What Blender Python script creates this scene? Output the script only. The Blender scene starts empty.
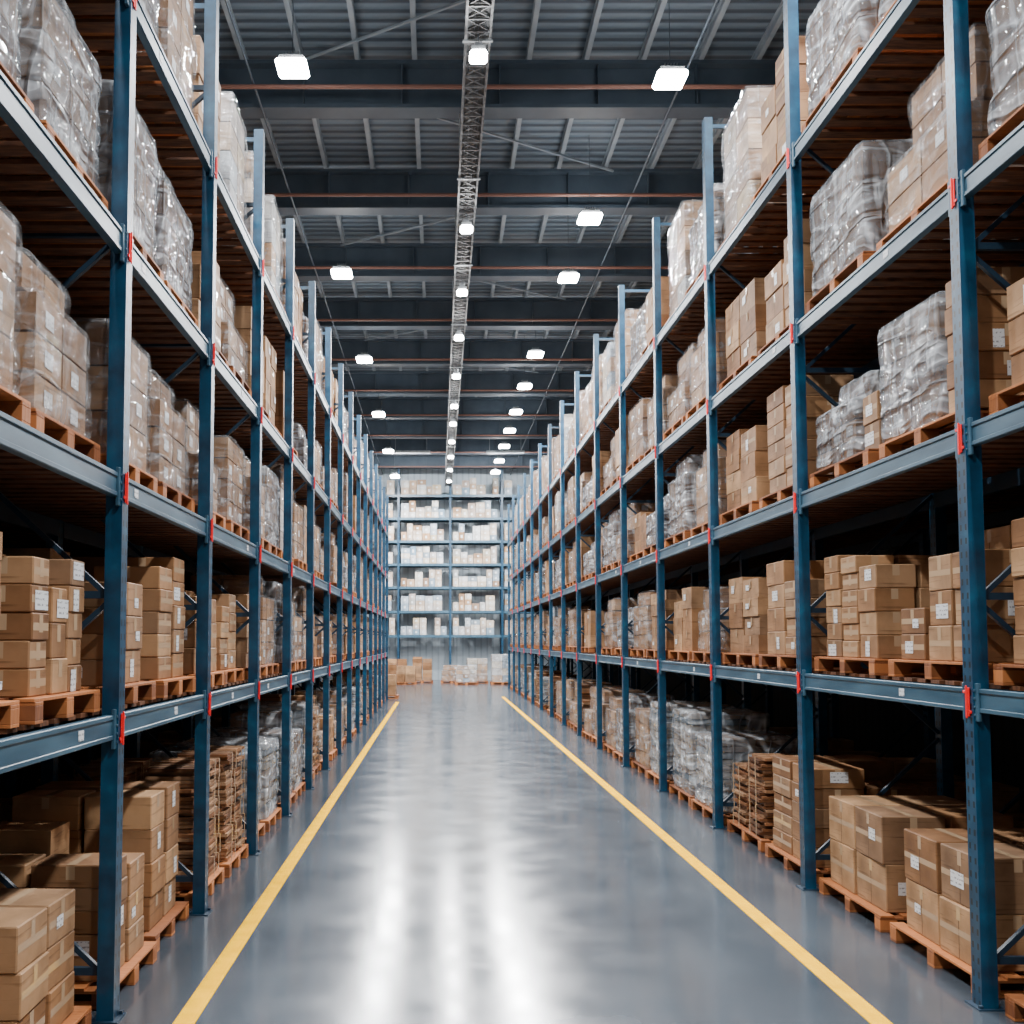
import bpy, bmesh, math, random
from mathutils import Vector, noise
R=random.Random(11)
S=bpy.context.scene; C=S.collection

# ---------------------------------------------------------------- helpers
def new_mat(name, base=(.5,.5,.5), rough=.5, metal=0.0, spec=.5):
    m=bpy.data.materials.new(name); m.use_nodes=True
    nt=m.node_tree; b=nt.nodes['Principled BSDF']
    b.inputs['Base Color'].default_value=(*base,1); b.inputs['Roughness'].default_value=rough
    b.inputs['Metallic'].default_value=metal; b.inputs['Specular IOR Level'].default_value=spec
    return m,nt,b
def N(nt,t,**kw):
    n=nt.nodes.new(t)
    for k,v in kw.items(): setattr(n,k,v)
    return n
def mapping(nt,scale=(1,1,1),rot=(0,0,0)):
    tc=N(nt,'ShaderNodeTexCoord'); mp=N(nt,'ShaderNodeMapping')
    mp.inputs['Scale'].default_value=scale; mp.inputs['Rotation'].default_value=rot
    nt.links.new(tc.outputs['Object'],mp.inputs['Vector']); return mp
def noise_n(nt,vec,scale,detail=3):
    n=N(nt,'ShaderNodeTexNoise'); n.inputs['Scale'].default_value=scale; n.inputs['Detail'].default_value=detail
    nt.links.new(vec.outputs[0],n.inputs['Vector']); return n
def ramp(nt,fac,stops):
    r=N(nt,'ShaderNodeValToRGB'); e=r.color_ramp.elements
    while len(e)<len(stops): e.new(.5)
    for i,(p,c) in enumerate(stops):
        e[i].position=p; e[i].color=(*c,1)
    nt.links.new(fac,r.inputs['Fac']); return r
def math_n(nt,op,a,b=None,c=None):
    n=N(nt,'ShaderNodeMath',operation=op)
    for i,v in enumerate((a,b,c)):
        if v is None: continue
        if isinstance(v,(int,float)): n.inputs[i].default_value=v
        else: nt.links.new(v,n.inputs[i])
    return n.outputs[0]
def mult(nt,a,b_):
    mx=N(nt,'ShaderNodeMix',data_type='RGBA',blend_type='MULTIPLY'); mx.inputs[0].default_value=1
    nt.links.new(a,mx.inputs[6]); nt.links.new(b_,mx.inputs[7]); return mx.outputs[2]
def bump(nt,b,h,strength,dist=.01):
    bp=N(nt,'ShaderNodeBump'); bp.inputs['Strength'].default_value=strength; bp.inputs['Distance'].default_value=dist
    nt.links.new(h,bp.inputs['Height']); nt.links.new(bp.outputs[0],b.inputs['Normal'])
def noisy(name,c1,c2,scale=4,stretch=(1,1,1),rough=.6,metal=0,spec=.5,bmp=0,tone=False):
    m,nt,b=new_mat(name,c1,rough,metal,spec)
    mp=mapping(nt,stretch); n=noise_n(nt,mp,scale,4)
    fac=n.outputs['Fac']
    if tone:
        oi=N(nt,'ShaderNodeObjectInfo'); at=N(nt,'ShaderNodeAttribute',attribute_name='tone')
        t=math_n(nt,'ADD',oi.outputs['Random'],at.outputs['Fac']); t=math_n(nt,'FRACT',t)
        t=math_n(nt,'MULTIPLY',t,.6); k=math_n(nt,'MULTIPLY',fac,.4); fac=math_n(nt,'ADD',t,k)
        r=ramp(nt,fac,[(.1,c1),(.85,c2)])
    else: r=ramp(nt,fac,[(.3,c1),(.7,c2)])
    nt.links.new(r.outputs[0],b.inputs['Base Color'])
    if bmp: bump(nt,b,n.outputs['Fac'],bmp)
    return m

# ---------------------------------------------------------------- materials
def cardboard_mat(name,stops):
    m,nt,b=new_mat(name,rough=.65,spec=.3)
    oi=N(nt,'ShaderNodeObjectInfo'); at=N(nt,'ShaderNodeAttribute',attribute_name='tone')
    t=math_n(nt,'FRACT',math_n(nt,'ADD',oi.outputs['Random'],at.outputs['Fac']))
    r=ramp(nt,t,stops)
    mp=mapping(nt,(1,1,1)); n=noise_n(nt,mp,4,7)
    rr=ramp(nt,n.outputs['Fac'],[(.25,(.50,.46,.42)),(.62,(1.04,1.02,1))])
    mp3=mapping(nt,(.6,.6,9)); n3=noise_n(nt,mp3,5,3)
    r3=ramp(nt,n3.outputs['Fac'],[(.30,(.60,.57,.54)),(.42,(1,1,1))])
    nt.links.new(mult(nt,mult(nt,r.outputs[0],rr.outputs[0]),r3.outputs[0]),b.inputs['Base Color'])
    bump(nt,b,n.outputs['Fac'],.35,.02)
    return m
M_card=cardboard_mat('cardboard',[(0,(.22,.105,.045)),(.25,(.40,.215,.10)),(.5,(.27,.16,.09)),(.75,(.50,.30,.155)),(1,(.26,.135,.065))])
M_bund=cardboard_mat('raw_cardboard_edges',[(0,(.10,.040,.015)),(.35,(.28,.12,.05)),(.7,(.42,.25,.14)),(1,(.13,.055,.025))])
M_pale=cardboard_mat('pale_cardboard',[(0,(.50,.28,.13)),(.2,(.72,.67,.60)),(.4,(.32,.18,.09)),(.6,(.66,.68,.70)),(.8,(.20,.32,.44)),(.9,(.55,.43,.28)),(1,(.80,.80,.78))])
M_tape,_,_=new_mat('packing_tape',(.48,.33,.20),.15)
M_tapedark,_,_=new_mat('carton_seam',(.10,.05,.025),.8)
m,nt,b=new_mat('paper_label',(.85,.85,.84),.5); M_label=m
mp=mapping(nt,(1,1,1)); sep=N(nt,'ShaderNodeSeparateXYZ'); nt.links.new(mp.outputs[0],sep.inputs[0])
z=math_n(nt,'FRACT',math_n(nt,'MULTIPLY',sep.outputs['Z'],38)); nz=noise_n(nt,mp,60,1)
k=math_n(nt,'MULTIPLY',math_n(nt,'LESS_THAN',z,.38),math_n(nt,'GREATER_THAN',nz.outputs['Fac'],.52))
r=ramp(nt,k,[(0,(.72,.73,.74)),(1,(.32,.32,.33))]); nt.links.new(r.outputs[0],b.inputs['Base Color'])
M_wood=noisy('pallet_wood',(.11,.028,.008),(.58,.20,.055),9,(1,6,1),.7,bmp=.4,tone=True)
M_deckwood=noisy('deck_wood',(.055,.020,.008),(.19,.07,.026),7,(1,6,1),.75,bmp=.3)
m,nt,b=new_mat('blue_upright_steel',(.02,.10,.19),.4,spec=.4); M_post=m
tc=N(nt,'ShaderNodeTexCoord'); sp=N(nt,'ShaderNodeSeparateXYZ'); nt.links.new(tc.outputs['Object'],sp.inputs[0])
ay=math_n(nt,'ABSOLUTE',sp.outputs['Y']); dy=math_n(nt,'ABSOLUTE',math_n(nt,'SUBTRACT',ay,.026))
h1=math_n(nt,'LESS_THAN',dy,.009); fz=math_n(nt,'FRACT',math_n(nt,'MULTIPLY',sp.outputs['Z'],13))
h2=math_n(nt,'LESS_THAN',fz,.45); hole=math_n(nt,'MULTIPLY',h1,h2)
r=ramp(nt,hole,[(0,(.004,.048,.098)),(1,(.001,.003,.006))])
mp=mapping(nt); n=noise_n(nt,mp,7,6); rr=ramp(nt,n.outputs['Fac'],[(.3,(.5,.55,.6)),(.6,(1.15,1.15,1.15)),(.78,(2.6,2.0,1.7))])
nt.links.new(mult(nt,r.outputs[0],rr.outputs[0]),b.inputs['Base Color'])
M_beam=noisy('grey_blue_beam_steel',(.016,.060,.100),(.050,.120,.175),5,(1,.4,2),.40,metal=.0,spec=.45)
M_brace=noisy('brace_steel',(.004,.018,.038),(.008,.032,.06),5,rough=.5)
M_red,_,_=new_mat('red_lock_paint',(.80,.010,.014),.4)
M_zinc=noisy('galvanised_steel',(.22,.24,.26),(.40,.43,.45),8,rough=.4,metal=.6)
M_girder=noisy('girder_paint',(.036,.056,.080),(.056,.082,.112),2,rough=.55)
M_purlin=noisy('purlin_paint',(.18,.225,.27),(.27,.325,.37),2,rough=.6)
M_pipe,_,_=new_mat('sprinkler_pipe_paint',(.17,.08,.06),.5)
m,nt,b=new_mat('ceiling_deck',(.12,.14,.16),.6); M_ceil=m
mp=mapping(nt); w=N(nt,'ShaderNodeTexWave',wave_type='BANDS',bands_direction='Y'); w.inputs['Scale'].default_value=1.3
nt.links.new(mp.outputs[0],w.inputs[0]); r=ramp(nt,w.outputs['Fac'],[(.15,(.05,.072,.10)),(.5,(.13,.18,.23))])
nt.links.new(r.outputs[0],b.inputs['Base Color']); bump(nt,b,w.outputs['Fac'],.5,.05)
m,nt,b=new_mat('polished_concrete',(.2,.22,.24),.25); M_floor=m
mp=mapping(nt); n=noise_n(nt,mp,.8,9); r=ramp(nt,n.outputs['Fac'],[(.3,(.038,.048,.060)),(.7,(.066,.079,.094))])
nt.links.new(r.outputs[0],b.inputs['Base Color']); b.inputs['Specular IOR Level'].default_value=.7
n2=noise_n(nt,mp,2.2,8); r2=ramp(nt,n2.outputs['Fac'],[(.3,(.13,)*3),(.75,(.22,)*3)]); nt.links.new(r2.outputs[0],b.inputs['Roughness'])
M_yellow=noisy('yellow_floor_paint',(.70,.36,.0),(.86,.46,.0),6,rough=.85,spec=.0)
m,nt,b=new_mat('back_wall_panel',(.7,.76,.8),.6); M_wallb=m
mp=mapping(nt); w=N(nt,'ShaderNodeTexWave',wave_type='BANDS',bands_direction='X'); w.inputs['Scale'].default_value=1.0
nt.links.new(mp.outputs[0],w.inputs[0]); r=ramp(nt,w.outputs['Fac'],[(.0,(.38,.46,.52)),(.3,(.52,.60,.66))]); nt.links.new(r.outputs[0],b.inputs['Base Color'])
m,nt,b=new_mat('side_wall_panel',(.05,.065,.08),.7); M_walls=m
mp=mapping(nt); w=N(nt,'ShaderNodeTexWave',wave_type='BANDS',bands_direction='Y'); w.inputs['Scale'].default_value=1.5
nt.links.new(mp.outputs[0],w.inputs[0]); r=ramp(nt,w.outputs['Fac'],[(.0,(.012,.016,.02)),(.4,(.022,.028,.034))]); nt.links.new(r.outputs[0],b.inputs['Base Color'])
m,nt,b=new_mat('led_lens',(1,1,1),.4); M_led=m
b.inputs['Emission Color'].default_value=(1,.99,.97,1); b.inputs['Emission Strength'].default_value=90
def film_mat(name,clo,chi,lo,hi,rough,bs):
    m,nt,b=new_mat(name,chi,rough,spec=1.0)
    def ridge(scale,stretch,rot,w,det):
        mp=mapping(nt,stretch,rot); n=noise_n(nt,mp,scale,det); n.inputs['Distortion'].default_value=.4
        d=math_n(nt,'ABSOLUTE',math_n(nt,'SUBTRACT',n.outputs['Fac'],.5))
        q=math_n(nt,'SUBTRACT',1,math_n(nt,'DIVIDE',d,w)); return math_n(nt,'MAXIMUM',q,0),n
    r1,n1=ridge(1.8,(1,1,3.6),(.6,.5,0),.09,2)
    r2,n2=ridge(1.6,(4.0,4.0,.8),(.2,.3,0),.075,1)
    s=math_n(nt,'MINIMUM',math_n(nt,'ADD',math_n(nt,'MULTIPLY',r1,.6),math_n(nt,'MULTIPLY',r2,.5)),1.0)
    mp4=mapping(nt,(1,1,1.5)); n4=noise_n(nt,mp4,1.8,2)
    s2=math_n(nt,'ADD',math_n(nt,'MULTIPLY',s,.55),math_n(nt,'MULTIPLY',n4.outputs['Fac'],.55))
    ra=ramp(nt,s2,[(.18,(lo,)*3),(.85,(hi,)*3)]); nt.links.new(ra.outputs[0],b.inputs['Alpha'])
    rc=ramp(nt,s2,[(.18,clo),(.8,chi)]); nt.links.new(rc.outputs[0],b.inputs['Base Color'])  # wrinkle highlights painted in: ridges get a lighter, more opaque colour
    hh=math_n(nt,'ADD',math_n(nt,'MULTIPLY',s,.15),math_n(nt,'MULTIPLY',n1.outputs['Fac'],1.0)); hh=math_n(nt,'ADD',hh,math_n(nt,'MULTIPLY',n2.outputs['Fac'],.8))
    bump(nt,b,hh,bs,.15)
    return m
M_film=film_mat('clear_stretch_film',(.26,.27,.28),(.66,.69,.72),.08,.46,.08,1.0)
M_silver=film_mat('cloudy_stretch_film',(.15,.175,.20),(.66,.70,.74),.40,.88,.08,1.0)

class MB:
    def __init__(s): s.v=[];s.f=[];s.m=[];s.t=[]
    def box(s,c,d,mat=0,tone=0,rz=0):
        cx,cy,cz=c;hx,hy,hz=d[0]/2,d[1]/2,d[2]/2;i=len(s.v);co,si=math.cos(rz),math.sin(rz)
        for z in(-hz,hz):
            for x,y in((-hx,-hy),(hx,-hy),(hx,hy),(-hx,hy)):
                s.v.append((cx+x*co-y*si,cy+x*si+y*co,cz+z))
        F=[(3,2,1,0),(4,5,6,7),(0,1,5,4),(1,2,6,5),(2,3,7,6),(3,0,4,7)]
        for f in F: s.f.append(tuple(i+k for k in f)); s.m.append(mat); s.t.append(tone)
    def quad(s,pts,mat=0,tone=0):
        i=len(s.v); s.v+= [tuple(p) for p in pts]; s.f.append((i,i+1,i+2,i+3)); s.m.append(mat); s.t.append(tone)
    def bar(s,a,b,w,mat=0,h=None):
        a=Vector(a);b=Vector(b);d=(b-a).normalized(); up=Vector((0,0,1)) if abs(d.z)<.95 else Vector((0,1,0))
        x=d.cross(up).normalized()*w/2; y=d.cross(x).normalized()*(h or w)/2; i=len(s.v)
        for p in(a,b):
            for q in(-x-y,x-y,x+y,-x+y): s.v.append(tuple(p+q))
        for f in[(3,2,1,0),(4,5,6,7),(0,1,5,4),(1,2,6,5),(2,3,7,6),(3,0,4,7)]: s.f.append(tuple(i+k for k in f)); s.m.append(mat); s.t.append(0)
    def tube(s,p,q,r,n=12):
        a=Vector(p);b=Vector(q);d=(b-a).normalized(); up=Vector((0,0,1)) if abs(d.z)<.95 else Vector((0,1,0))
        x=d.cross(up).normalized();y=d.cross(x); i=len(s.v)
        for c in(a,b):
            for k in range(n):
                t=2*math.pi*k/n; s.v.append(tuple(c+x*r*math.cos(t)+y*r*math.sin(t)))
        for k in range(n): s.f.append((i+k,i+(k+1)%n,i+n+(k+1)%n,i+n+k)); s.m.append(0); s.t.append(0)
        s.f.append(tuple(i+k for k in range(n))[::-1]); s.m.append(0); s.t.append(0)
        s.f.append(tuple(i+n+k for k in range(n))); s.m.append(0); s.t.append(0)
    def mesh(s,name,mats,bevel=0,smooth=False):
        me=bpy.data.meshes.new(name); me.from_pydata(s.v,[],s.f)
        for m in mats: me.materials.append(m)
        me.polygons.foreach_set('material_index',s.m)
        if any(s.t):
            a=me.attributes.new('tone','FLOAT','FACE'); a.data.foreach_set('value',s.t)
        bm=bmesh.new(); bm.from_mesh(me)
        bmesh.ops.recalc_face_normals(bm,faces=bm.faces)
        if bevel:
            bmesh.ops.bevel(bm,geom=[e for e in bm.edges if len(e.link_faces)==2],offset=bevel,segments=1,affect='EDGES',clamp_overlap=True)
        bm.to_mesh(me); bm.free()
        if smooth: me.polygons.foreach_set('use_smooth',[True]*len(me.polygons))
        me.update(); return me
def obj(name,data,loc=(0,0,0),parent=None,rot=None,**props):
    o=bpy.data.objects.new(name,data); o.location=loc
    if rot: o.rotation_euler=rot
    if parent: o.parent=parent
    C.objects.link(o)
    for k,v in props.items(): o[k]=v
    return o
def tag(o,label,cat,group=None):
    o['label']=label;o['category']=cat
    if group:o['group']=group
    return o

# ---------------------------------------------------------------- parameters
XL,XR=-1.75,3.0
RUNS={ -1:dict(X=XL,y0=3.36,bay=2.06,n=15,lev=[1.63,2.93,4.27,5.72],top=6.98),
        1:dict(X=XR,y0=2.98,bay=2.62,n=15,lev=[1.76,3.24,4.66,6.16],top=7.8)}
DEPTH=2.3; YB=51.5; XWL,XWR=-4.6,5.9; ZC=11.6; YF=-7

# ---------------------------------------------------------------- room
def slab(name,c,d,mat,label):
    b=MB(); b.box((0,0,0),d); o=obj(name,b.mesh(name,[mat]),c,kind='structure'); o['label']=label; o['category']=name.split('_')[0]; return o
slab('floor',((XWL+XWR)/2,(YB+YF)/2,-.1),(XWR-XWL+.4,YB-YF,.2),M_floor,'grey polished concrete warehouse floor')
slab('ceiling',((XWL+XWR)/2,(YB+YF)/2,ZC+.1),(XWR-XWL+.4,YB-YF,.2),M_ceil,'dark ribbed metal roof deck')
slab('wall_left',(XWL-.1,(YB+YF)/2,ZC/2),(.2,YB-YF,ZC),M_walls,'dark ribbed metal wall behind the racking')
slab('wall_right',(XWR+.1,(YB+YF)/2,ZC/2),(.2,YB-YF,ZC),M_walls,'dark ribbed metal wall behind the racking')
slab('wall_back',((XWL+XWR)/2,YB+.1,ZC/2),(XWR-XWL+.4,.2,ZC),M_wallb,'pale blue-white panelled end wall')
for x,y1 in((-1.33,33),(2.32,36)):
    b=MB(); n=20
    for i in range(n):
        ya=1.5+(y1-1.5)*i/n; yb=1.5+(y1-1.5)*(i+1)/n; b.box((0,(ya+yb)/2,.0015),(.115,yb-ya,.003))
    tag(obj('floor_line',b.mesh('floor_line',[M_yellow]),(x,0,0)),'yellow painted safety line along the concrete aisle','floor marking','aisle safety lines')

# ---------------------------------------------------------------- roof steel
def girder_mesh():
    b=MB(); L=XWR-XWL-.02
    b.box((0,0,.03),(L,.34,.06)); b.box((0,0,.4),(L,.03,.7)); b.box((0,0,.77),(L,.34,.06))
    x=-L/2+.8
    while x<L/2: b.box((x,0,.4),(.02,.3,.68)); x+=1.6
    return b.mesh('roof_girder',[M_girder])
gm=girder_mesh(); gy=[y for y in [15.9-3.75*3+3.75*i for i in range(13)] if y<YB-.4]
for y in gy: tag(obj('roof_girder',gm,((XWL+XWR)/2,y,10.62)),'dark grey-blue steel I-beam spanning the roof','roof beam','roof girders')
b=MB(); L=YB-YF-.1
b.box((0,0,.02),(.08,L,.02)); b.box((0,0,.1),(.02,L,.16)); b.box((0,0,.18),(.08,L,.02)); pm=b.mesh('roof_purlin',[M_purlin])
x=XWL+.5
while x<XWR: tag(obj('roof_purlin',pm,(x,(YB+YF)/2,ZC-.195)),'slim grey steel purlin under the roof deck','roof beam','roof purlins'); x+=.93
b=MB(); b.tube((-(XWR-XWL)/2+.005,0,0),((XWR-XWL)/2-.005,0,0),.034); cp=b.mesh('sprinkler_pipe',[M_pipe])
for y in gy: tag(obj('sprinkler_pipe',cp,((XWL+XWR)/2,y-.9,10.55)),'thin rust-brown sprinkler pipe under the roof','pipe','sprinkler pipes')
b=MB(); b.bar((-2.9,.17,0),(2.9,3.57,0),.035); dm=b.mesh('roof_brace',[M_purlin])
b=MB(); b.bar((-2.9,3.57,0),(2.9,.17,0),.035); dm2=b.mesh('roof_brace',[M_purlin])
for i,y in enumerate(gy[:-1]): tag(obj('roof_brace',dm if i%2 else dm2,(.6,y,11.36)),'thin grey steel diagonal roof brace','roof beam','roof braces')
b=MB(); L=YB-YF-.1; b.tube((0,-L/2,0),(0,L/2,0),.018); cm=b.mesh('conduit_pipe',[M_girder])
for x in(-2.85,3.75): tag(obj('conduit_pipe',cm,(x,(YB+YF)/2,10.599)),'thin dark conduit running under the girders','pipe','roof conduits')
# cable tray
TX,TZ=.50,9.55
M_tray=noisy('weathered_tray_steel',(.07,.075,.08),(.21,.22,.23),8,rough=.45,metal=.4)
b=MB(); y0,y1=4.0,48.6; w=.30;h=.2
for x in(-w/2,w/2):
    b.box((x,(y0+y1)/2,0),(.03,y1-y0,.05)); b.box((x,(y0+y1)/2,h),(.022,y1-y0,.03))
y=y0
while y<y1-.25:
    b.bar((-w/2,y,0),(w/2,y,0),.025); b.bar((-w/2,y,0),(w/2,y+.25,0),.014); b.bar((w/2,y,0.01),(-w/2,y+.25,0.01),.014)
    for x in(-w/2,w/2): b.bar((x,y,0),(x,y+.12,h),.016); b.bar((x,y+.12,h),(x,y+.25,0),.016)
    y+=.25
for k in range(6): b.box((-.115+k*.046,(y0+y1)/2,.045),(.040,y1-y0,.03),1)
M_cable,_,_=new_mat('grey_cable',(.06,.065,.07),.6)
tray=tag(obj('cable_tray',b.mesh('cable_tray',[M_tray,M_cable]),(TX,0,TZ)),'long galvanised lattice cable tray hung from the roof','cable tray')
b=MB(); b.box((-w/2,0,(10.62-TZ)/2+.1),(.015,.015,10.62-TZ-.2)); b.box((w/2,0,(10.62-TZ)/2+.1),(.015,.015,10.62-TZ-.2)); b.box((0,0,-.035),(w+.08,.04,.02)); hm=b.mesh('tray_hanger',[M_zinc])
for y in gy:
    if y0<y<y1: obj('tray_hanger',hm,(0,y,0),tray)

# ---------------------------------------------------------------- lamps
def lamp_meshes(s):
    b=MB(); b.box((0,0,.045),(s*.8,s*.8,.06)); b.box((0,0,.1),(s*.45,s*.45,.06))
    for k in range(5): b.box((-s*.2+k*s*.1,0,.15),(.012,s*.4,.04))
    house=b.mesh('lamp_housing',[M_zinc],.006)
    b=MB(); b.box((0,0,-.03),(s,s,.09)); lens=b.mesh('lamp_lens',[M_led],.03)
    return house,lens
HB=lamp_meshes(.43); SB=lamp_meshes(.22)
def lamp(x,y,z,power,meshes,size,label,grp,ztop):
    e=tag(obj('high_bay_lamp',meshes[0],(x,y,z)),label,'ceiling lamp',grp)
    obj('lamp_lens',meshes[1],(0,0,0),e)
    b=MB(); b.box((0,0,(ztop-z+.16)/2),(.009,.009,ztop-z-.16)); obj('suspension_rod',b.mesh('suspension_rod',[M_girder]),(0,0,0),e)
    if power:
        l=bpy.data.lights.new('lamp_light','AREA'); l.shape='SQUARE'; l.size=size; l.energy=power; l.color=(.985,.99,1)
        obj('lamp_light',l,(0,0,-.08),e)
P=800
for y in(-4.5,.4,7,13.6,20.8,27.3,34,40.7,47): lamp(-2.04,y,10.05 if y<14 else 9.8,P if y>0 else 380,HB,.36,'square white LED high-bay lamp hanging from the roof','high bay lamps',ZC)
for y in(-4.5,.4,7,13.8,18.5,21.6,27.5,31,34.5,37.6,40.7,44,47): lamp(3.3 if y==13.8 else 2.87 if y<22 else 2.72,y,10.0,P if 0<y<36 else 380,HB,.36,'square white LED high-bay lamp hanging from the roof','high bay lamps',ZC)
for i,y in enumerate((12.0,17.2,20.4,23.5,27,30.5,33,36,39,42,45)): lamp(TX,y,TZ-.30,200,SB,.18,'small square LED lamp under the cable tray','cable tray lamps',TZ-.047)

# ---------------------------------------------------------------- rack parts
def post_mesh(H):
    w,d,t,l=.10,.09,.008,.022
    pts=[(-d/2,-w/2),(-d/2,w/2),(d/2,w/2),(d/2,w/2-l),(d/2-t,w/2-l),(d/2-t,w/2-t),(-d/2+t,w/2-t),(-d/2+t,-w/2+t),(d/2-t,-w/2+t),(d/2-t,-w/2+l),(d/2,-w/2+l),(d/2,-w/2)]
    n=len(pts); v=[(x,y,0) for x,y in pts]+[(x,y,H) for x,y in pts]
    f=[(i,(i+1)%n,(i+1)%n+n,i+n) for i in range(n)]+[tuple(range(n))[::-1],tuple(range(n,2*n))]
    me=bpy.data.meshes.new('post'); me.from_pydata(v,[],f); me.materials.append(M_post)
    bm=bmesh.new(); bm.from_mesh(me); bmesh.ops.recalc_face_normals(bm,faces=bm.faces); bm.to_mesh(me); bm.free(); return me
def foot_mesh():
    b=MB(); b.box((0,0,.004),(.15,.15,.008)); b.box((.055,.055,.014),(.02,.02,.02)); b.box((-.055,-.055,.014),(.02,.02,.02)); return b.mesh('foot_plate',[M_brace])
FM=foot_mesh()
def beam_mesh(L,s):
    b=MB(); H=.13; x=-s
    b.box((0,0,-H/2),(.042,L,H))
    b.box((x*.024,0,-.012),(.010,L,.024)); b.box((x*.024,0,-H+.012),(.010,L,.024))
    for e in(-1,1):
        b.box((x*.026,e*(L/2-.002),-.075),(.02,.06,.21))
        for zz in(-.01,-.055,-.1,-.145): b.box((x*.039,e*(L/2-.002),zz),(.008,.014,.014))
    return b.mesh('load_beam',[M_beam],.003)
def lock_mesh(s):
    b=MB(); x=-s
    b.box((0,0,0),(.006,.042,.16)); b.box((0,.030,.055),(.006,.03,.016)); b.box((0,-.028,-.055),(.006,.024,.016)); b.box((x*.006,0,0),(.008,.012,.18))
    return b.mesh('safety_lock',[M_red],.0015)
def deck_mesh(L,s):
    b=MB(); n=int(L/.165)
    for i in range(n):
        y=-L/2+.06+(L-.12)*i/(n-1); b.box((s*DEPTH/2,y,-.011),(DEPTH-.08,.105,.022),0,R.random())
    return b.mesh('shelf_deck',[M_deckwood])
def brace_mesh(H,s,x0,x1,b=None):
    b=b or MB(); z=.25
    up=True
    while z+1.0<H:
        a,c=(x0+.045,x1-.045) if up else (x1-.045,x0+.045)
        b.bar((a*s,0,z),(c*s,0,z+.95),.028); z+=1.0; up=not up
    return b
def brace_hor(b,H,s,x0,x1):
    z=.25
    while z<H-.2: b.box(((x0+x1)/2*s,0,z),((x1-x0)-.09,.03,.04)); z+=2.0
    b.box(((x0+x1)/2*s,0,H-.08),((x1-x0)-.09,.03,.04),1)
sticker=MB(); sticker.box((0,0,0),(.002,.07,.05)); STK=sticker.mesh('beam_sticker',[M_label])
for s,p in RUNS.items():
    X=p['X'];H=p['top'];bay=p['bay'];n=p['n'];Y0=p['y0']
    rack=tag(obj('pallet_rack',None,(X,Y0,0)),'long run of blue steel pallet racking with grey-blue beams','pallet rack','pallet racks beside the aisle')
    rack.empty_display_size=.3
    pmh=post_mesh(H)
    b1=brace_mesh(H,s,0,1.13); brace_mesh(H,s,1.13,DEPTH,b1); brace_hor(b1,H,s,0,DEPTH)
    frm=b1.mesh('upright_frame',[M_brace,M_post])
    bm_=beam_mesh(bay-.10,s); lk=lock_mesh(s); dk=deck_mesh(bay-.02,s)
    for i in range(n+1):
        fr=obj('upright_frame',frm,(0,i*bay,0),rack)
        for u in(0,1.13,DEPTH):
            o=obj('post',pmh,(s*u,0,0.004),fr,rot=(0,0,0 if s>0 else math.pi))
            obj('foot_plate',FM,(s*u,0,0),fr)
    rb=MB()
    for i in range(n):
        for z in p['lev']:
            bo=obj('load_beam',bm_,(s*.0,(i+.5)*bay,z-.024),rack)
            obj('safety_lock',lk,(-s*.05,-bay/2+.0,-.075),bo)
            if i<6 and R.random()<.85: obj('beam_sticker',STK,(-s*.0225,R.uniform(-.38,.38)*bay,-.065),bo)
            obj('shelf_deck',dk,(s*.03,(i+.5)*bay,z-.001),rack)
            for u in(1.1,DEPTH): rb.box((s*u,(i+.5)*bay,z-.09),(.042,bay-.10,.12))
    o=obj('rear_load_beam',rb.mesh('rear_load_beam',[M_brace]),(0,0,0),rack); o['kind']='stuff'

# ---------------------------------------------------------------- goods
def pallet_mesh(W,D):
    b=MB(); n=7
    for i in range(n):
        x=-D/2+.05+(D-.1)*i/(n-1); b.box((x,0,.106),(.095,W,.016),0,R.random()*.9)
    for y in(-W/2+.05,0,W/2-.05):
        b.box((0,y,.090),(D,.09,.016),0,R.random()*.9)
        for x in(-D/2+.06,0,D/2-.06): b.box((x,y,.049),(.12,.09,.066),0,R.random()*.9)
        b.box((0,y,.008),(D,.09,.016),0,R.random()*.9)
    return b.mesh('wooden_pallet',[M_wood],.002)
PH=.114
PAL={-1:pallet_mesh(.86,1.04),1:pallet_mesh(1.12,1.04)}
boxcache={}
def carton_mesh(dx,dy,dz):
    k=(round(dx,3),round(dy,3),round(dz,3))
    if k in boxcache: return boxcache[k]
    b=MB(); b.box((0,0,dz/2),(dx,dy,dz)); me=b.mesh('cardboard_box',[M_card,M_tape,M_tapedark],.006)
    bm=bmesh.new(); bm.from_mesh(me); bmesh.ops.recalc_face_normals(bm,faces=bm.faces)
    def q(pts,mi):
        f=bm.faces.new([bm.verts.new(p) for p in pts]); f.material_index=mi
    e=.0012; w=.025
    q([(-w,-dy/2+.006,dz+e),(w,-dy/2+.006,dz+e),(w,dy/2-.006,dz+e),(-w,dy/2-.006,dz+e)],1)
    q([(-w,-dy/2-e,dz-.08),(w,-dy/2-e,dz-.08),(w,-dy/2-e,dz-.006),(-w,-dy/2-e,dz-.006)],1)
    for sx in(-1,1):
        x=sx*(dx/2+e); pts=[(x,-.022,dz-.09),(x,.022,dz-.09),(x,.022,dz-.008),(x,-.022,dz-.008)]
        q(pts if sx>0 else pts[::-1],1)
        x=sx*(dx/2+e*.5); pts=[(x,-.003,.008),(x,.003,.008),(x,.003,dz-.05),(x,-.003,dz-.05)]
        if dy>.42: q(pts if sx>0 else pts[::-1],2)
        if int(dz*1000)%2:
            zz=dz*.5; pts=[(x,-dy/2+.008,zz-.018),(x,dy/2-.008,zz-.018),(x,dy/2-.008,zz+.018),(x,-dy/2+.008,zz+.018)]
            q(pts if sx>0 else pts[::-1],1)
    bm.to_mesh(me); bm.free(); boxcache[k]=me; return me
LABX=[];LABY=[]
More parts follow.
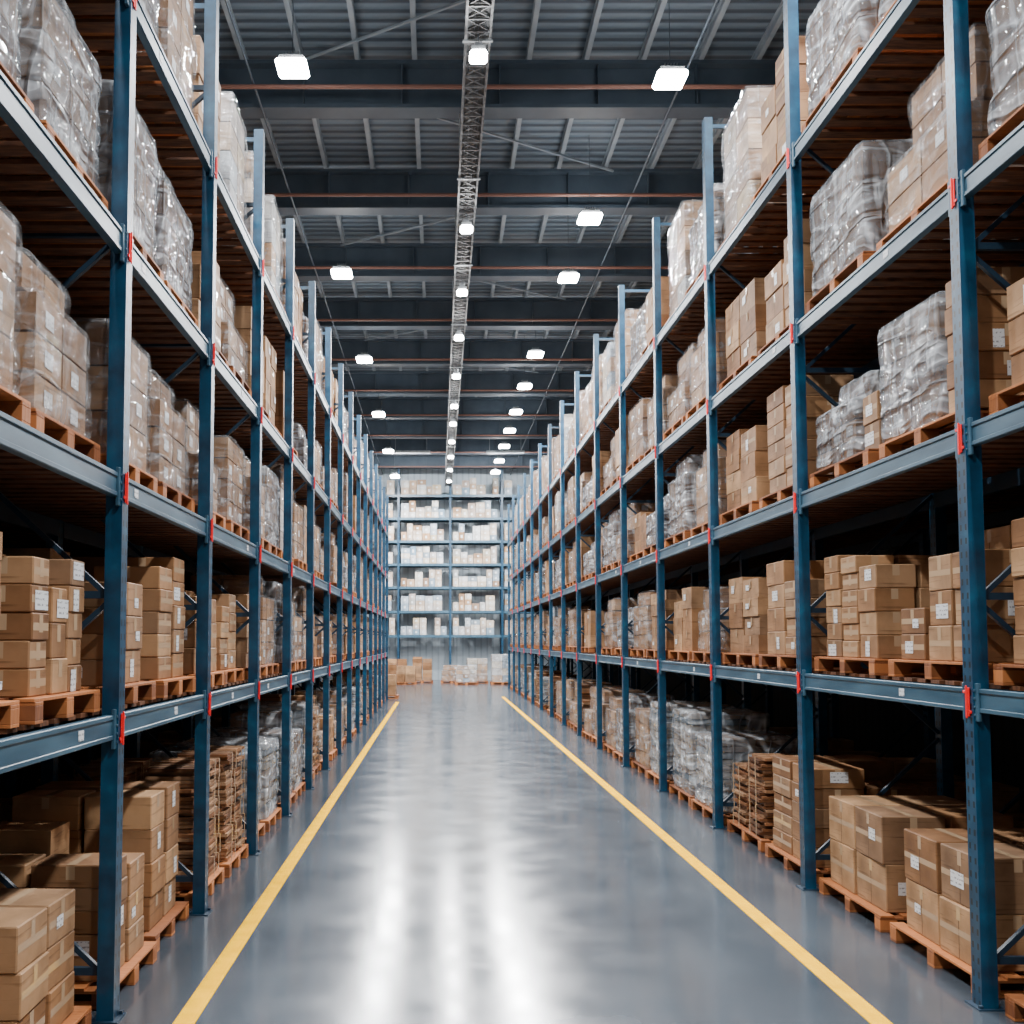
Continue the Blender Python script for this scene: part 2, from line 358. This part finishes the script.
for a,c in((.055,.04),(.04,.03),(.035,.055),(.075,.045)):
    lab=MB(); lab.quad([(0,-a,-c),(0,a,-c),(0,a,c),(0,-a,c)]); LABX.append(lab.mesh('shipping_label',[M_label]))
    lab=MB(); lab.quad([(-a,0,-c),(a,0,-c),(a,0,c),(-a,0,c)]); LABY.append(lab.mesh('shipping_label',[M_label]))
def ring(v,f,W,D,H,tiers,seed,ox,oy,oz,amp=.013):
    NP=72;NZ=tiers*7+1; v0=len(v)
    hx,hy=D/2+.010,W/2+.010
    per=[]
    for i in range(NP):
        a=2*math.pi*i/NP; c,s_=math.cos(a),math.sin(a); k=1/max(abs(c),abs(s_)); k=min(k,1.38)
        per.append((c*k*hx,s_*k*hy,c,s_))
    for j in range(NZ):
        z=H*j/(NZ-1); ph=(z/H*tiers)%1; tuck=-.010*(abs(ph-.5)*2)**4
        for x,y,c,s_ in per:
            nn=noise.noise(Vector((x*3+seed*7,y*3,z*4)))*amp*1.4+noise.noise(Vector((x*10,y*10+seed*3,z*7)))*amp*.5
            k=1+ (nn+tuck+.014)/.5; v.append((ox+x*k,oy+y*k,oz+z))
    for j in range(NZ-1):
        for i in range(NP):
            a=v0+j*NP+i; b2=v0+j*NP+(i+1)%NP; f.append((a,b2,b2+NP,a+NP))
    base=v0+(NZ-1)*NP
    for kk,sc in enumerate((.96,.6,.3)):
        st=len(v)
        for x,y,c,s_ in per: v.append((ox+x*sc,oy+y*sc,oz+H+.012+noise.noise(Vector((x*5*sc,y*5*sc,seed)))*.012))
        for i in range(NP): f.append((base+i,base+(i+1)%NP,st+(i+1)%NP,st+i))
        base=st
    f.append(tuple(base+i for i in range(NP)))
def carton_block(b,rr,W,D,H,ny,nx,nz,ox,oy,oz):
    bw,bd,bh=W/ny,D/nx,H/nz
    for k in range(nz):
        for i in range(ny):
            for j in range(nx):
                cx=-D/2+(j+.5)*bd; cy=-W/2+(i+.5)*bw; cz=(k+.5)*bh
                b.box((ox+cx,oy+cy,oz+cz),(bd-.014,bw-.018,bh-.012),0,rr.random(),rr.uniform(-.008,.008))
                for sx in(-1,1):
                    if (j==0 and sx<0) or (j==nx-1 and sx>0):
                        x=ox+cx+sx*(bd/2-.0035)
                        if rr.random()<.3: b.quad([(x,oy+cy-.06,oz+cz-.04),(x,oy+cy+.05,oz+cz-.04),(x,oy+cy+.05,oz+cz+.04),(x,oy+cy-.06,oz+cz+.04)],1)
                if i==0 and rr.random()<.25:
                    y=oy-W/2+.0055; b.quad([(ox+cx-.06,y,oz+cz-.04),(ox+cx+.05,y,oz+cz-.04),(ox+cx+.05,y,oz+cz+.04),(ox+cx-.06,y,oz+cz+.04)],1)
def wrapped_variant(W,D,H,ny,nx,nz,seed,mat,card,step=0):
    b=MB(); rr=random.Random(seed); v=[];f=[]
    if not step:
        carton_block(b,rr,W,D,H,ny,nx,nz,0,0,0); ring(v,f,W,D,H,min(nz,3) if nz<6 else 5,seed,0,0,0)
    else:
        H1=H*(1-step); nl=max(1,round(nz*(1-step))); nu=max(1,nz-nl); W2=W*rr.uniform(.68,.85); D2=D*rr.uniform(.75,.9)
        oy=(W-W2)/2*rr.choice((-1,1))*.8; ox=rr.uniform(-.03,.03)
        carton_block(b,rr,W,D,H1,ny,nx,nl,0,0,0); carton_block(b,rr,W2,D2,H-H1-.014,max(1,ny-1) if W2<.7*W else ny,nx,nu,ox,oy,H1+.018)
        ring(v,f,W,D,H1,nl,seed,0,0,0); ring(v,f,W2,D2,H-H1,nu,seed+5,ox,oy,H1+.008)
    me=bpy.data.meshes.new('stretch_film'); me.from_pydata(v,[],f); me.materials.append(mat)
    me.polygons.foreach_set('use_smooth',[True]*len(me.polygons))
    return b.mesh('wrapped_pallet_load',[card,M_label]), me
WR={}
for s,W,hf in((-1,.76,.88),(1,.98,1.0)):
    WR[s,'wrap']=[wrapped_variant(W*w,.94,h*hf,ny,nx,nz,k+20,M_film,M_card,st) for k,(w,h,ny,nx,nz,st) in enumerate([(1,.88,2,2,3,0),(.90,.72,2,2,3,.34),(1,.93,2,2,4,.5),(.88,.62,2,2,2,0),(.97,.86,2,2,4,.25),(.93,.84,3,2,4,0)])]
    WR[s,'tall']=[wrapped_variant(W*w,.94,h,ny,nx,nz,k+120,M_film,cd_,st) for k,(w,h,ny,nx,nz,st,cd_) in enumerate([(.97,1.0,2,2,3,0,M_card),(1.0,.92,2,2,4,.25,M_card),(.92,1.05,2,2,4,0,M_pale),(1.02,.97,3,2,4,.25,M_card)])]
    WR[s,'vtall']=[wrapped_variant(W*w,.94,h,ny,nx,nz,k+140,M_film,cd_,st) for k,(w,h,ny,nx,nz,st,cd_) in enumerate([(1,1.20,2,2,4,0,M_card),(1.0,1.10,2,2,4,.25,M_card),(.95,1.26,2,2,4,0,M_pale),(1.0,1.16,3,2,5,.2,M_card)])]
    WR[s,'silver']=[wrapped_variant(W*w,.94,h*(1 if s>0 else .98),ny,nx,nz,k+40,M_silver,M_card,st) for k,(w,h,ny,nx,nz,st) in enumerate([(1,.84,2,2,3,0),(.9,.66,3,2,4,.3),(.98,.97,2,2,4,.25)])]
    WR[s,'pale']=[wrapped_variant(W*w,.94,h*hf,ny,nx,nz,k+60,M_film,M_pale,st) for k,(w,h,ny,nx,nz,st) in enumerate([(1,.86,2,2,3,0),(.93,.74,3,3,4,.25)])]
    WR[s,'flat']=[wrapped_variant(W*w,.94,h,1,1,nz,k+80,M_silver,M_pale) for k,(w,h,nz) in enumerate([(.95,1.0,13),(.9,.8,11)])]
LABELS={'wrap':'brown cartons wrapped in clear stretch film on a pallet','tall':'tall stack of cartons wrapped in clear film on a pallet','vtall':'tall stack of cartons wrapped in clear film on a pallet','silver':'cartons under cloudy grey shrink wrap on a pallet','pale':'pale cartons wrapped in clear film on a pallet','flat':'stack of flat packs in crinkled grey plastic film'}
def bundle_mesh(W,D,H,seed):
    rr=random.Random(seed); b=MB(); n=5; t=H/n
    for i in range(n):
        b.box((rr.uniform(-.02,.02),rr.uniform(-.02,.02),(i+.5)*t),(D*rr.uniform(.84,1),W*rr.uniform(.80,1),t*.86),0,rr.random(),rr.uniform(-.07,.07))
    for y in(-W*.22,W*.22):
        for x in(-1,1): b.box((x*(D/2+.022),y,H/2),(.003,.016,H),1)
        b.box((0,y,H+.0015),(D+.044,.016,.003),1)
    return b.mesh('cardboard_bundle',[M_bund,M_tape])
BUN={s:[bundle_mesh(W,.43,.15,k) for k in range(7)] for s,W in((-1,.34),(1,.44))}

boxes=[]
def add_boxes(s,xc,yc,z,W,D,H,ny,nx,nz,step=True):
    for i in range(ny):
        n0=nz+(R.choice((0,0,0,-1,1)) if step else 0); n0=max(2,n0); Hc=H*(R.uniform(.88,1.0) if step else 1)
        for j in range(nx):
            bw,bd,bh=W/ny,D/nx,Hc/n0
            hgt=n0
            if step and R.random()<.38: hgt-=1
            for k in range(hgt):
                x=xc-D/2+(j+.5)*bd; y=yc-W/2+(i+.5)*bw
                front=(j==0 if s>0 else j==nx-1)
                boxes.append((x+R.uniform(-.009,.009),y+R.uniform(-.006,.006),z+k*bh,round(bd-.028,3),round(bw-.030,3),round(bh-.0012,3),R.uniform(-.02,.02),R.random(),front or i==0,s,front,i==0))
def wood_pallet(s,x,y,z,rz=0):
    tag(obj('wooden_pallet',PAL[s],(x,y,z),rot=(0,0,rz)),'orange-brown wooden pallet with slatted deck','pallet','wooden pallets')
def wload(s,base,x,y,z,idx=None,rs=None):
    L=WR[rs or s,base]; me,fl=L[int(idx)] if idx not in (None,'') else R.choice(L)
    o=tag(obj('wrapped_pallet_load',me,(x,y,z),rot=(0,0,R.uniform(-.03,.03))),LABELS[base],'pallet load','film-wrapped pallet loads')
    obj('stretch_film',fl,(0,0,.002),o)
MAN={
 (-1,0,0,0):'b223@.6',(-1,0,0,1):'b223@.62',(-1,1,0,0):'b225@.86',(-1,1,0,1):'b224@.92',(-1,2,0,0):'bundle',(-1,2,0,1):'bundle',(-1,3,0,0):'flat',(-1,3,0,1):'flat',
 (-1,0,1,0):'b335@.80',(-1,0,1,1):'b335@.70',(-1,1,1,0):'b225@.84',(-1,1,1,1):'b225@.84',(-1,2,1,0):'b223@.6',(-1,2,1,1):'b234',
 (-1,0,2,0):'wrap0',(-1,0,2,1):'wrap4',(-1,1,2,0):'wrap0',(-1,1,2,1):'wrap4',(-1,2,2,0):'wrap2',(-1,2,2,1):'wrap5',
 (-1,0,3,0):'silver0',(-1,0,3,1):'silver2',(-1,1,3,0):'silver0',(-1,1,3,1):'silver2',(-1,2,3,0):'b224@.9',(-1,2,3,1):'wrap2',
 (-1,0,4,0):'tall',(-1,0,4,1):'tall',(-1,1,4,0):'silver2',(-1,1,4,1):'tall',(-1,2,4,0):'b223@.95',(-1,2,4,1):'tall2',(-1,3,4,0):'tall2',
 (1,0,0,0):'b223',(1,0,0,1):'b223',(1,1,0,0):'b222@.64',(1,1,0,1):'b222@.66',(1,2,0,0):'b225@.9',(1,2,0,1):'bundle',(1,3,0,0):'flat',(1,3,0,1):'flat',(1,4,0,0):'flat',(1,4,0,1):'wrap',
 (1,0,1,0):'b223',(1,0,1,1):'b224',(1,1,1,0):'steps',(1,1,1,1):'b335@.84',(1,2,1,0):'b225@.9',(1,2,1,1):'b224@.8',(1,3,1,0):'wrap',(1,3,1,1):'b224@.85',
 (1,0,2,0):'b223',(1,0,2,1):'b224',(1,1,2,0):'mixa',(1,1,2,1):'mixb',(1,2,2,0):'b225@.98',(1,2,2,1):'b224@.85',(1,3,2,0):'tall',(1,3,2,1):'silver',
 (1,0,3,0):'wrap',(1,0,3,1):'silver2',(1,1,3,0):'wrap2',(1,1,3,1):'silver0',(1,2,3,0):'b224@.95',(1,2,3,1):'b223@.8',(1,3,3,0):'tall',
 (1,0,4,0):'wrap',(1,0,4,1):'silver',(1,1,4,0):'silver2',(1,1,4,1):'silver0',(1,2,4,0):'b224@1.15',(1,2,4,1):'vtall2',
}
for s,p in RUNS.items():
    bay=p['bay']; W0=.77 if s<0 else 1.0; sw=(bay-.13)/2
    for bidx in range(p['n']):
        for li,z in enumerate([0]+p['lev']):
            for sl in(0,1):
                yc=p['y0']+bidx*bay+.065+sw*(sl+.5)+R.uniform(-.015,.015)
                xc=p['X']+s*(.025+.535)+ (R.uniform(-.02,.03)*s if li else s*R.uniform(-.03,.02))
                kd=MAN.get((s,bidx,li,sl))
                if kd is None:
                    if li<4 and R.random()<.05: continue
                    if li==0: kd=R.choice(['b224','wrap','silver','flat','bundle','wrap','tall'])
                    elif li==1: kd=R.choice(['b223','b224','b225','wrap','wrap','silver','tall'])
                    elif li==4: kd=R.choice(['vtall','tall','vtall','b224@1.1','silver2'] if s>0 else ['tall','tall','silver2','b224@.95'])
                    else: kd=R.choice(['b224@.95','tall','wrap','wrap','silver','tall','b223@.85','wrap2'])
                    if bidx>9 and kd[0]=='b' and kd!='bundle': kd='tall'
                wood_pallet(s,xc,yc,z+.0002)
                zt=z+PH+.001
                if kd in('mixa','mixb'):
                    if kd=='mixa':
                        add_boxes(s,xc-.02,yc-.41,zt,.32,.9,.9,1,2,4,True); wload(s,'silver',xc+.02,yc+.24,zt,'0',-1)
                    else:
                        add_boxes(s,xc-.1,yc-.42,zt,.28,.7,.42,1,2,2,False); wload(s,'silver',xc+.02,yc+.18,zt,'1',-1)
                elif kd=='steps':
                    add_boxes(s,xc-.24,yc-.2,zt,.62,.46,.66,2,1,3,False); add_boxes(s,xc-.24,yc+.31,zt,.36,.46,.34,1,1,2,False); add_boxes(s,xc+.25,yc+.0,zt,1.0,.46,.86,2,1,4,False)
                elif kd[0]=='b' and kd!='bundle':
                    ny,nx,nz=int(kd[1]),int(kd[2]),int(kd[3]); H={2:.55,3:.74,4:.84,5:.90}[nz]*R.uniform(.92,1.1)*(1 if s>0 else .88)
                    if li==0: H*=1.15
                    man='@' in kd
                    if man: H=float(kd.split('@')[1])
                    W=W0*R.choice((1,.95,.88))
                    add_boxes(s,xc,yc,zt,W,.94,H,ny,nx,nz,not man or nz>3)
                elif kd=='bundle':
                    for cy in(-1,1):
                        for cx in(-1,1):
                            for k in range(R.choice((5,6,7)) if s<0 else R.choice((4,5,6))):
                                tag(obj('cardboard_bundle',R.choice(BUN[s]),(xc+cx*.265+R.uniform(-.008,.008),yc+cy*W0*.265+R.uniform(-.008,.008),zt+k*.1535),rot=(0,0,R.uniform(-.03,.03))),'strapped bundle of flattened brown cardboard','cardboard','flattened cardboard bundles')
                else:
                    base=kd.rstrip('0123456789'); wload(s,base,xc,yc,zt,kd[len(base):])
# floor stock by the end rack
for x,y,k in((-1.95,47.8,'b224'),(-.75,47.9,'b225'),(-1.5,46.3,'b223'),(.65,47.9,'wrap'),(1.85,47.7,'tall'),(3.1,47.8,'silver'),(2.95,46.4,'vtall'),(1.3,46.2,'pale')):
    wood_pallet(1,x,y,.0002,0)
    if k[0]=='b': add_boxes(1,x,y,PH+.001,1.0,.94,1.15 if k!='b223' else .8,2,2,int(k[3]))
    else: wload(1,k,x,y,PH+.001,'2' if k in('vtall','tall') else None)
wood_pallet(-1,-1.9,35.2,.0002); add_boxes(-1,-1.9,35.2,PH+.001,.8,.9,1.1,2,2,4)
boxes.sort(key=lambda b:(not b[8], b[1]+ (0 if b[1]>4.2 else 30)))
ind,rest=boxes[:300],boxes[300:]
for (x,y,z,dx,dy,dz,rz,t,vis,s,fr,cf) in ind:
    o=tag(obj('cardboard_box',carton_mesh(dx,dy,dz),(x,y,z),rot=(0,0,rz)),'taped brown cardboard carton stacked on a pallet','box','cardboard cartons')
    if fr and R.random()<.38: obj('shipping_label',R.choice(LABX),(-s*(dx/2+.0025),R.uniform(-.22,.22)*dy,dz*R.uniform(.38,.6)),o)
    elif cf and R.random()<.4: obj('shipping_label',R.choice(LABY),(R.uniform(-.2,.2)*dx,-dy/2-.0025,dz*R.uniform(.38,.6)),o)
b=MB()
for (x,y,z,dx,dy,dz,rz,t,vis,s,fr,cf) in rest:
    b.box((x,y,z+dz/2),(dx,dy,dz),0,t,rz)
    if fr:
        xx=x-s*(dx/2+.006); b.quad([(xx,y-.022,z+dz-.09),(xx,y+.022,z+dz-.09),(xx,y+.022,z+dz-.01),(xx,y-.022,z+dz-.01)],1)
        if t<.3: b.quad([(xx-s*.001,y+.03,z+dz*.4),(xx-s*.001,y+.13,z+dz*.4),(xx-s*.001,y+.13,z+dz*.7),(xx-s*.001,y+.03,z+dz*.7)],2)
for s,p in RUNS.items():
    for bidx in range(p['n']):
        for li,z in enumerate([0]+p['lev']):
            y=p['y0']+bidx*p['bay']+.1
            while y<p['y0']+(bidx+1)*p['bay']-.5:
                w=R.uniform(.35,.5); h=R.uniform(.5,.8); nz=3
                if R.random()<.7:
                    for k in range(nz): b.box((p['X']+s*1.68,y+w/2,z+(k+.5)*h/nz),(.8,w-.02,h/nz-.004),0,R.random())
                y+=w
o=tag(obj('cardboard_box',b.mesh('cardboard_box_far',[M_card,M_tape,M_label])),'many brown cartons stacked deeper along the racking','box','cardboard cartons'); o['kind']='stuff'

# ---------------------------------------------------------------- end rack
bx0,bbay,bn=-4.55,2.58,4; bl=[2.3,3.5,4.7,5.85,7.0,8.15,9.3]; BY=49.6; BH=10.6
rack=tag(obj('pallet_rack',None,(bx0,BY,0)),'tall blue pallet rack full of white cartons against the end wall','pallet rack')
pmh=post_mesh(BH)
fb=brace_mesh(BH,1,0,1.1); brace_hor(fb,BH,1,0,1.1)
fb.v=[(y,x,z) for x,y,z in fb.v]; frm=fb.mesh('upright_frame',[M_brace,M_post])
b=MB(); b.box((0,0,-.065),(bbay-.1,.05,.13)); bbm=b.mesh('load_beam',[M_beam],.003)
b=MB(); b.box((0,.55,-.012),(bbay-.1,1.04,.02)); bdk=b.mesh('shelf_deck',[M_deckwood])
for i in range(bn+1):
    fr=obj('upright_frame',frm,(i*bbay,0,0),rack)
    for u in(0,1.1): obj('post',pmh,(0,u,.004),fr,rot=(0,0,math.pi/2)); obj('foot_plate',FM,(0,u,0),fr)
for i in range(bn):
    for z in bl:
        obj('load_beam',bbm,((i+.5)*bbay,0,z-.002),rack); obj('load_beam',bbm,((i+.5)*bbay,1.1,z-.002),rack); obj('shelf_deck',bdk,((i+.5)*bbay,0,z),rack)
WC=[]
for w,h in((.40,.36),(.34,.28),(.30,.42),(.46,.25)):
    b=MB(); b.box((0,0,h/2),(w-.03,.5,h)); b.quad([(-.05,-.2515,h*.3),(.05,-.2515,h*.3),(.05,-.2515,h*.65),(-.05,-.2515,h*.65)],1); WC.append((b.mesh('pale_carton',[M_pale,M_label]),w,h))
cnt=0
for z in bl:
    for i in range(bn):
        x=bx0+i*bbay+.12
        while x<bx0+(i+1)*bbay-.45:
            me,w,h=R.choice(WC)
            if R.random()<.97 and -2.8<x<3.5:
                for k in range(R.choice((2,3,3)) if h<.3 else R.choice((1,2,2))):
                    if cnt<300:
                        tag(obj('pale_carton',me,(x+w/2,BY+.32,z+k*h+.001)),'small white carton on the end rack shelf','box','pale cartons on the end rack'); cnt+=1
            x+=w

# ---------------------------------------------------------------- added end-wall fill lights & world
for x in(-1.2,3.0):
    l=bpy.data.lights.new('end_fill_light','AREA'); l.shape='RECTANGLE'; l.size=1.6; l.size_y=.3; l.energy=950; l.color=(.94,.97,1)  # added fill light, brightens the end wall and rack
    b=MB(); b.box((0,0,.06),(1.7,.36,.08))
    for xx in(-.7,.7): b.box((xx,0,.1+(ZC-10.5-.1)/2-.01),(.015,.015,ZC-10.5-.12))
    e=tag(obj('added_fill_strip',b.mesh('added_fill_strip',[M_zinc]),(x,44.2,10.35)),'added fill light strip brightening the end rack','ceiling lamp','added fill lights')
    obj('lamp_light',l,(0,0,-.0),e,rot=(math.radians(40),0,0))
w=bpy.data.worlds.new('World'); S.world=w; w.use_nodes=True
w.node_tree.nodes['Background'].inputs[0].default_value=(.78,.89,1,1); w.node_tree.nodes['Background'].inputs[1].default_value=.17

# ---------------------------------------------------------------- camera
cd=bpy.data.cameras.new('camera'); cam=obj('camera',cd,(0,0,2.0),rot=(math.radians(90+3.2),0,0))
cd.sensor_width=36; cd.lens=35.16; cd.shift_x=74/1024; cd.shift_y=(129-56)/1024; cd.clip_start=.05; cd.clip_end=200
S.camera=cam
